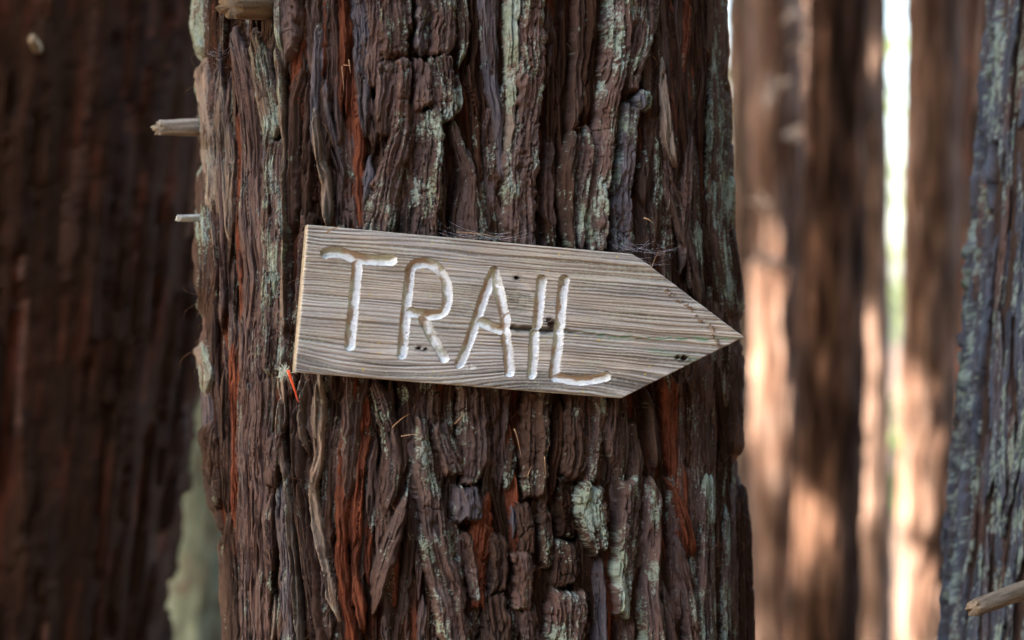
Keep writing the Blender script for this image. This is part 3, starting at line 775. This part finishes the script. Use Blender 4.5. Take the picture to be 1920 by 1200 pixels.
def build_sign():
    nr, nc = 270, 860
    t = np.linspace(0, 1, nr); t0 = .415
    BL, TL, TR0, TR, TIP, BR = (553, 698), (577, 421), (1186, 476), (1203, 486), (1396, 632), (1165, 747)
    left = bilerp(t, BL, TL)
    tk = [0, t0, .965, 1]; px_k = [BR[0], TIP[0], TR[0], TR0[0]]; py_k = [BR[1], TIP[1], TR[1], TR0[1]]
    right = np.stack([np.interp(t, tk, px_k), np.interp(t, tk, py_k)], -1)
    s = np.linspace(0, 1, nc)
    PX = left[:, :1] * (1 - s) + right[:, :1] * s; PY = left[:, 1:] * (1 - s) + right[:, 1:] * s
    P = on_board(PX, PY)
    # grain coordinates: U along the board, G across the grain
    ca, sa = math.cos(radians(4.9)), math.sin(radians(4.9))
    U = (PX - 560) * ca + (PY - 560) * sa; G = -(PX - 560) * sa + (PY - 560) * ca
    low = sst(45, 110, G) ; lowl = low * sst(420, 60, U)
    warp = (fbm(U / 230, G / 60, 401, 2) - .5) * (3 + 22 * low) - lowl * (U / 420) * 58 + (vn(U / 40, G / 9, 402) - .5) * 2.2
    warp += 14 * low * np.exp(-((U - 560) / 120) ** 2)
    g = G + warp
    right_w = sst(450, 700, U)
    l1 = vn(g / 3.6, U / 600, 403); l2 = vn(g / 1.9, U / 200, 404); l3 = fbm(g / 9, U / 700, 405, 2); thin = sst(.13, .0, np.abs(vn(g / 5.2, U / 420, 408) - .5)) * sst(.2, .5, vn(g / 8, U / 130, 409)); l4 = vn(g / 1.3, U / 30, 406)
    big_r = sst(.25, .75, vn(g / 4.3, U / 900, 407))
    relief = (l1 - .5) * 1.7 + (l2 - .5) * .9 + (l4 - .5) * .4 + right_w * (big_r - .5) * 2.2 + (l3 - .5) * .8
    ring0 = 0
    ph = g / 6.4 + 3.6 * fbm(g / 48, U / 700, 470, 2); tri = np.abs(ph - np.floor(ph) - .5) * 2
    ring = sst(.12, .62, tri + (vn(U / 60, g / 6, 471) - .5) * .3); amp = .28 + .72 * vn(U / 200, np.floor(ph) * 1.7, 472)
    ring = 1 - (1 - ring) * amp
    relief += (ring - .75) * 2.4
    thin = thin * .5; relief -= thin * 1.6; light = .50 * ring + .14 * l1 + .16 * l2 + .10 * l3 + .10 * l4 - .05 - .26 * thin
    light = light * (1 - .4 * right_w) + big_r * .4 * right_w
    dark = np.array((.180, .143, .112)); pale = np.array((.372, .324, .268))
    lt = sst(.22, .74, light)[..., None]
    C = dark * (1 - lt) + pale * lt
    bl = fbm(U / 90, G / 40, 410, 3)[..., None]; C = C * (.70 + .60 * bl)
    grey = sst(.4, .65, fbm(U / 120, G / 35, 411, 3) + .25 * low)[..., None] * .6
    C = C * (1 - grey) + C.mean(-1, keepdims=True) * np.array((1.04, 1.0, .95)) * 1.12 * grey
    # dark weather streaks low down, dark stain right of the A
    stk = sst(.66, .76, vn(g / 6.5, U / 170, 412)) * (.25 + .75 * low); C *= (1 - .4 * stk)[..., None]; relief -= stk * 1.2
    stain = np.exp(-((PX - 975) / 38) ** 2 - ((PY - 562) / 34) ** 2) * sst(.3, .6, fbm(U / 20, G / 7, 413, 2)); C *= (1 - .45 * stain)[..., None]
    damp = (sst(.45, .62, fbm(U / 70, G / 22, 418, 3) + .22 * sst(190, 270, G)) * sst(150, 240, G))[..., None]; C = C * (1 - .4 * damp)
    # algae dust and specks
    dust = sst(.62, .8, vn(U / 3.4, G / 2.4, 414) * .6 + fbm(U / 60, G / 26, 415, 3) * .55)[..., None]
    C = C * (1 - .35 * dust) + np.array((.36, .39, .29)) * .35 * dust
    ye = sst(.93, .97, vn(U / 6, G / 5, 416))[..., None] * sst(.5, .6, vn(U / 60, G / 60, 417))[..., None]
    C = C * (1 - ye) + np.array((.50, .38, .06)) * ye
    # split and green line running on to the tip
    cx = np.array([935, 960, 1010, 1062, 1120, 1200, 1290, 1392]); cy = np.array([612, 615, 618, 621, 627, 634, 636, 636])
    yc = np.interp(PX, cx, cy); dv = np.abs(PY - yc + (vn(PX / 9, 1, 420) - .5) * 3)
    inx = sst(930, 944, PX)
    open_ = np.interp(PX, [930, 950, 1045, 1066, 1090, 1396], [0, 5.4, 6.0, 3.2, 1.5, .9])
    ck = inx * sst(1.5, .3, dv / np.maximum(open_, .1))
    C *= (1 - .75 * ck * sst(1110, 1050, PX))[..., None]
    relief -= ck * np.interp(PX, [930, 960, 1062, 1100, 1396], [4, 14, 12, 4, 2.5])
    alg = sst(7, 1, dv) * sst(1055, 1100, PX) * sst(.35, .6, vn(PX / 8, PY / 4, 421)); alg = np.maximum(alg, sst(9, 2, np.abs(PY - np.interp(PX, [1200, 1390], [648, 690]) - 4)) * sst(1200, 1230, PX) * .5)
    C = C * (1 - .7 * alg[..., None]) + np.array((.14, .25, .15)) * .7 * alg[..., None]
    # step of the lower board half at the split
    relief -= sst(0, 6, PY - yc) * inx * sst(1080, 1000, PX) * 1.6
    # nail holes
    for hx, hy, hr, dp in ((969, 521, 5.5, 14), (786, 653, 5, 8), (798, 655, 4, 6), (1284, 672, 7, 12), (1272, 670, 5, 7), (1035, 608, 9, 9), (1030, 600, 5, 5)):
        e = np.hypot((PX - hx), (PY - hy) * 1.25) * (1 + (vn(PX / 3, PY / 3, 430) - .5) * .7)
        m_ = sst(hr, hr * .55, e); relief -= m_ * dp; ring = sst(hr * 2.2, hr, e)
        C *= (1 - .35 * ring)[..., None]; C = C * (1 - m_[..., None]) + np.array((.07, .045, .03)) * m_[..., None]
    # insect mud trail towards the tip
    tr = [(1247, 543), (1270, 562), (1296, 578), (1310, 597), (1332, 612), (1340, 632), (1350, 648)]
    de, _, _ = seg_field(PX, PY, [tr]); mud = sst(6, 2, de) * sst(.45, .62, vn(PX / 5, PY / 4, 432))
    relief += mud * 3; C = C * (1 - mud[..., None]) + np.array((.17, .115, .075)) * mud[..., None]
    # carved letters, white paint in a round bottomed groove
    WL = np.full(PX.shape, -1)
    for k_, (ch, lines) in enumerate(STROKES.items()):
        d, ex, ey = seg_field(PX, PY, lines)
        hw = HW[ch] * (1 + (vn(PX / 16, PY / 16, 440) - .5) * .20 + (vn(PX / 4, PY / 4, 441) - .5) * .08)
        q = d / hw; ins = q < 1
        dep = 15 * np.clip(1 - q ** 4.0, 0, 1) ** .5 + (fbm(PX / 7, PY / 7, 442, 2) - .5) * 2.6 * ins
        relief = np.where(ins, relief * .25 - dep, relief)
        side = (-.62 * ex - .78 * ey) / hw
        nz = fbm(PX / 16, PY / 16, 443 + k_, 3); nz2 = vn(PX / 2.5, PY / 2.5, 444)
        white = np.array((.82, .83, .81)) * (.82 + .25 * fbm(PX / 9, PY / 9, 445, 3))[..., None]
        dirt_shade = sst(-.34, .16, side * 1.5 + (nz - .5) * 1.2)  # brown stain together with painted shade on the upper left groove walls
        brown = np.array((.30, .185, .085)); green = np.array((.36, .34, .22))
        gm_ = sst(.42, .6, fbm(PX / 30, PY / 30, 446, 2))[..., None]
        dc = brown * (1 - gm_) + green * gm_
        cw = white * (1 - .88 * dirt_shade[..., None]) + dc * .88 * dirt_shade[..., None]
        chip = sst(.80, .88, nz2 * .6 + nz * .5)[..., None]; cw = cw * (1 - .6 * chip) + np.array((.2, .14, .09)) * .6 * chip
        rim = np.maximum(sst(1.0, .9, q), sst(.1, -.2, side))[..., None]; rag = (q < 1.03 + .16 * (nz2 - .55)) & ~ins & (side < -.1)  # upper left lip darkened in colour, painted shading that sinks the groove
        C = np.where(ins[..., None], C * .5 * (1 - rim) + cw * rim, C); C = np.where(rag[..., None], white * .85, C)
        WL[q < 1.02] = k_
    sp = sst(1.0, .6, np.hypot((PX - 880) / 16, (PY - 688) / 7)) * sst(.3, .5, vn(PX / 4, PY / 4, 450)); C = C * (1 - sp[..., None] * .7) + np.array((.62, .63, .6)) * sp[..., None] * .7
    # eased edges: the grid border rolls over
    bx = np.minimum(np.arange(nc), np.arange(nc)[::-1])[None, :] * 1.0; by = np.minimum(np.arange(nr), np.arange(nr)[::-1])[:, None] * 1.05
    ed = np.minimum(bx, by); roll = np.clip(1 - ed / 3.2, 0, 1) ** 2
    relief -= roll * 3.2 + sst(7, 0, ed) * (vn(U / 9, G / 9, 460)) * 1.8
    edge_c = sst(3.2, .5, ed)[..., None]; C = C * (1 - .6 * edge_c) + np.array((.47, .40, .30)) * .6 * edge_c
    P = P + BN * (relief * K * D)[..., None]
    V = P.reshape(-1, 3); C = C.reshape(-1, 3); F = grid_faces(nr, nc)   # rows go up, columns right -> faces camera
    th = .020
    ring = np.r_[np.arange(nc), (np.arange(1, nr) * nc + nc - 1), ((nr - 1) * nc + np.arange(nc - 2, -1, -1)), (np.arange(nr - 2, 0, -1) * nc)]
    nb = len(V)
    Vr = V[ring]; Cr = np.array((.40, .33, .235)) * (.75 + .5 * rng.random((len(ring), 1)))
    mid_ = Vr - BN * .003; back = Vr - BN * th
    V2 = np.concatenate([V, mid_, back, [back.mean(0)]]); C2 = np.concatenate([C, Cr, Cr * .8, [Cr[0]]])
    m_ = len(ring); i = np.arange(m_); j = (i + 1) % m_
    sides = np.concatenate([np.stack([ring[i], nb + i, nb + j, ring[j]], -1), np.stack([nb + i, nb + m_ + i, nb + m_ + j, nb + j], -1)])
    ctr = nb + 2 * m_
    bk = np.stack([nb + m_ + i[::2], np.full(len(i[::2]), ctr), nb + m_ + ((i[::2] + 2) % m_), nb + m_ + j[::2]], -1)
    Wf = WL.ravel()[F[:, 0]]
    N = vert_normals(V, F)
    loc = BO - BN * .01
    root = thing('trail_sign', 'weathered grey wooden arrow board with TRAIL carved in white pointing right', 'sign', tuple(loc))
    # local frame so that the wood material runs along the board
    xax = on_board(np.array(1186.), np.array(476.)) - on_board(np.array(577.), np.array(421.)); xax /= np.linalg.norm(xax)
    zax = np.cross(xax, -BN); zax /= np.linalg.norm(zax); yax = np.cross(zax, xax)
    M3 = np.stack([xax, yax, zax], -1)
    root.rotation_euler = Matrix(M3.tolist()).to_euler()
    def loc_of(v): return (v - loc) @ M3
    F0 = F[Wf < 0]
    allF = np.concatenate([F0, sides, bk])
    u, inv = np.unique(allF, return_inverse=True)
    bm_ = fast_mesh('board', loc_of(V2[u]), inv.reshape(-1, 4), C2[u])
    link('board', bm_, M_WOOD, root)
    # hard edge between the face and the sawn sides
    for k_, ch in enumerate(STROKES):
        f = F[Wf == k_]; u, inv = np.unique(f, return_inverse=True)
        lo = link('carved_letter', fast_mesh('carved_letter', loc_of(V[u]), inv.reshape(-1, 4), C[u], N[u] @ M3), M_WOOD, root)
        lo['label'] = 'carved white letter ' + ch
    return root
sign = build_sign()

# ------------------------------------------------------------------ small things
def sliver(name, p0, p1, r0, mat, bend=.0, n=6, label='', cat='', group=None, parent=None):
    ts = np.linspace(0, 1, n); p0 = np.array(p0); p1 = np.array(p1)
    P = p0[None] * (1 - ts[:, None]) + p1[None] * ts[:, None]
    L = np.linalg.norm(p1 - p0); P[:, 2] += bend * L * np.sin(ts * np.pi); P[:, 1] -= abs(bend) * .3 * L * np.sin(ts * np.pi)
    c = P[0].copy()
    m = tube_mesh(name, P - c, r0 * (1 - .75 * ts ** 2), 6, 3, .1, (.3, .15, .06), (.4, .25, .12))
    m.materials.append(mat)
    o = link(name, m); o.location = c
    return tag(o, label, cat, group)

sliver('red_sliver', at(540, 694, -.058), at(559, 753, -.050), .0016, M_RED, .03, 8, 'thin bright red sliver hanging below the lower left corner of the sign', 'sliver')

# pale tuft of lichen under the same corner, part of a ragged bark edge
def tuft(name, c, n, size, mat, label, cat, seed):
    r = np.random.default_rng(seed); V = []; F = []
    for q in range(n):
        d = r.normal(size=3); d[1] = -abs(d[1]) * .6; d[2] -= .5; d /= np.linalg.norm(d); sd = np.cross(d, r.normal(size=3)); sd /= np.linalg.norm(sd); L = size * r.uniform(.5, 1.2)
        b0 = r.normal(size=3) * size * .25; o0 = len(V); w_ = size * .09
        for k in range(4):
            t = k / 3; p = b0 + d * L * t + sd * L * .2 * math.sin(3 * t + q)
            V += [p + sd * w_ * (1 - .8 * t), p - sd * w_ * (1 - .8 * t), p + np.cross(d, sd) * w_ * (1 - .8 * t)]
        for k in range(3):
            a0 = o0 + 3 * k
            for m_ in range(3): F.append((a0 + m_, a0 + (m_ + 1) % 3, a0 + 3 + (m_ + 1) % 3, a0 + 3 + m_))
    o = link(name, fast_mesh(name, np.array(V), np.array(F)), mat); o.location = c
    return tag(o, label, cat)
tuft('lichen_tuft', at(533, 698, -.046), 46, .0085, M_TUFT, 'small pale green lichen tuft at the lower left corner of the sign', 'lichen', 4)

NG_ = 'dry needles caught on the bark and the sign'
for p0, p1, y0, y1, r0, bend, lab in [
    ((611, 437), (640, 424), -.062, -.057, .0008, .05, 'short tan needle lying across the top edge of the sign above the T'),
    ((856, 435), (905, 440), -.028, -.024, .0006, .02, 'long tan needle lying on the top edge of the sign above the A'),
    ((880, 437), (938, 446), -.022, -.016, .0006, .03, 'reddish needle lying on the top edge of the sign right of the A'),
    ((654, 112), (657, 138), -.012, -.012, .0007, .08, 'upright tan needle stuck in the red furrow at the upper left'),
    ((644, 122), (658, 123), -.012, -.014, .0006, .0, 'short crosswise needle touching the upright needle in the red furrow'),
    ((641, 124), (645, 170), -.004, -.006, .0006, .05, 'long drooping needle below the crosswise one in the red furrow'),
    ((735, 802), (768, 776), -.006, -.012, .0007, .06, 'slanting tan needle on the bark below the R'),
    ((752, 818), (782, 814), -.014, -.016, .0006, .02, 'flat lying tan needle on the bark below the slanting one'),
    ((852, 795), (875, 773), -.012, -.014, .0006, .03, 'pale slanting needle on the bark below the A'),
    ((964, 804), (977, 856), -.006, -.002, .0007, .12, 'brown curved needle hanging on the bark below the I'),
    ((989, 893), (997, 874), .0, .0, .0006, .05, 'small tan needle on the bark plate far below the I'),
    ((1021, 856), (1023, 896), .0, .0, .0006, .04, 'upright tan needle in the furrow below the L'),
    ((1207, 409), (1222, 416), .03, .028, .0010, .1, 'short pale bit of twig on the bark above the arrow head'),
    ((1216, 520), (1236, 470), .035, .03, .0005, .1, 'thin curved stem against the bark above the slope of the arrow head')]:
    sliver('dry_needle', at(*p0, y0), at(*p1, y1), r0, M_NEEDLE, bend, 7, lab, 'needle', NG_)

def cobweb(name, anchors, n, seed, label):
    """fine threads slung between anchor points in the world"""
    r = np.random.default_rng(seed); A = np.array(anchors); c = A.mean(0); V = []; F = []
    for q in range(n):
        i, j = r.choice(len(A), 2, replace=False); a = A[i] + r.normal(0, .004, 3); b = A[j] + r.normal(0, .004, 3); L = np.linalg.norm(b - a)
        o0 = len(V); w_ = .000032
        for k in range(9):
            t = k / 8; p = a + (b - a) * t; p[2] -= L * .10 * math.sin(math.pi * t) * r.uniform(.9, 1.1)
            V += [p - c + np.array((0, 0, w_)), p - c + np.array((0, -w_, -w_)), p - c + np.array((0, w_, -w_))]
        for k in range(8):
            a0 = o0 + 3 * k
            for m_ in range(3): F.append((a0 + m_, a0 + (m_ + 1) % 3, a0 + 3 + (m_ + 1) % 3, a0 + 3 + m_))
    o = link(name, fast_mesh(name, np.array(V), np.array(F)), M_WEB); o.location = c
    return tag(o, label, 'cobweb', 'cobwebs around the sign')
cobweb('cobweb', [at(828, 428, -.022), at(850, 436, -.024), at(900, 437, -.018), at(955, 440, -.012), at(990, 438, -.006), at(850, 420, -.004)], 16, 1, 'faint cobweb along the top edge of the sign above the A')
cobweb('cobweb', [at(1160, 452, .012), at(1170, 474, .02), at(1205, 484, .026), at(1250, 482, .04), at(1262, 470, .045), at(1225, 455, .03)], 22, 2, 'greyish cobweb above the upper corner of the arrow head')
cobweb('cobweb', [at(396, 92, .13), at(405, 112, .12), at(428, 104, .10), at(436, 84, .08), at(392, 105, .13)], 12, 3, 'little cobweb under the sawn branch on the left flank of the trunk')
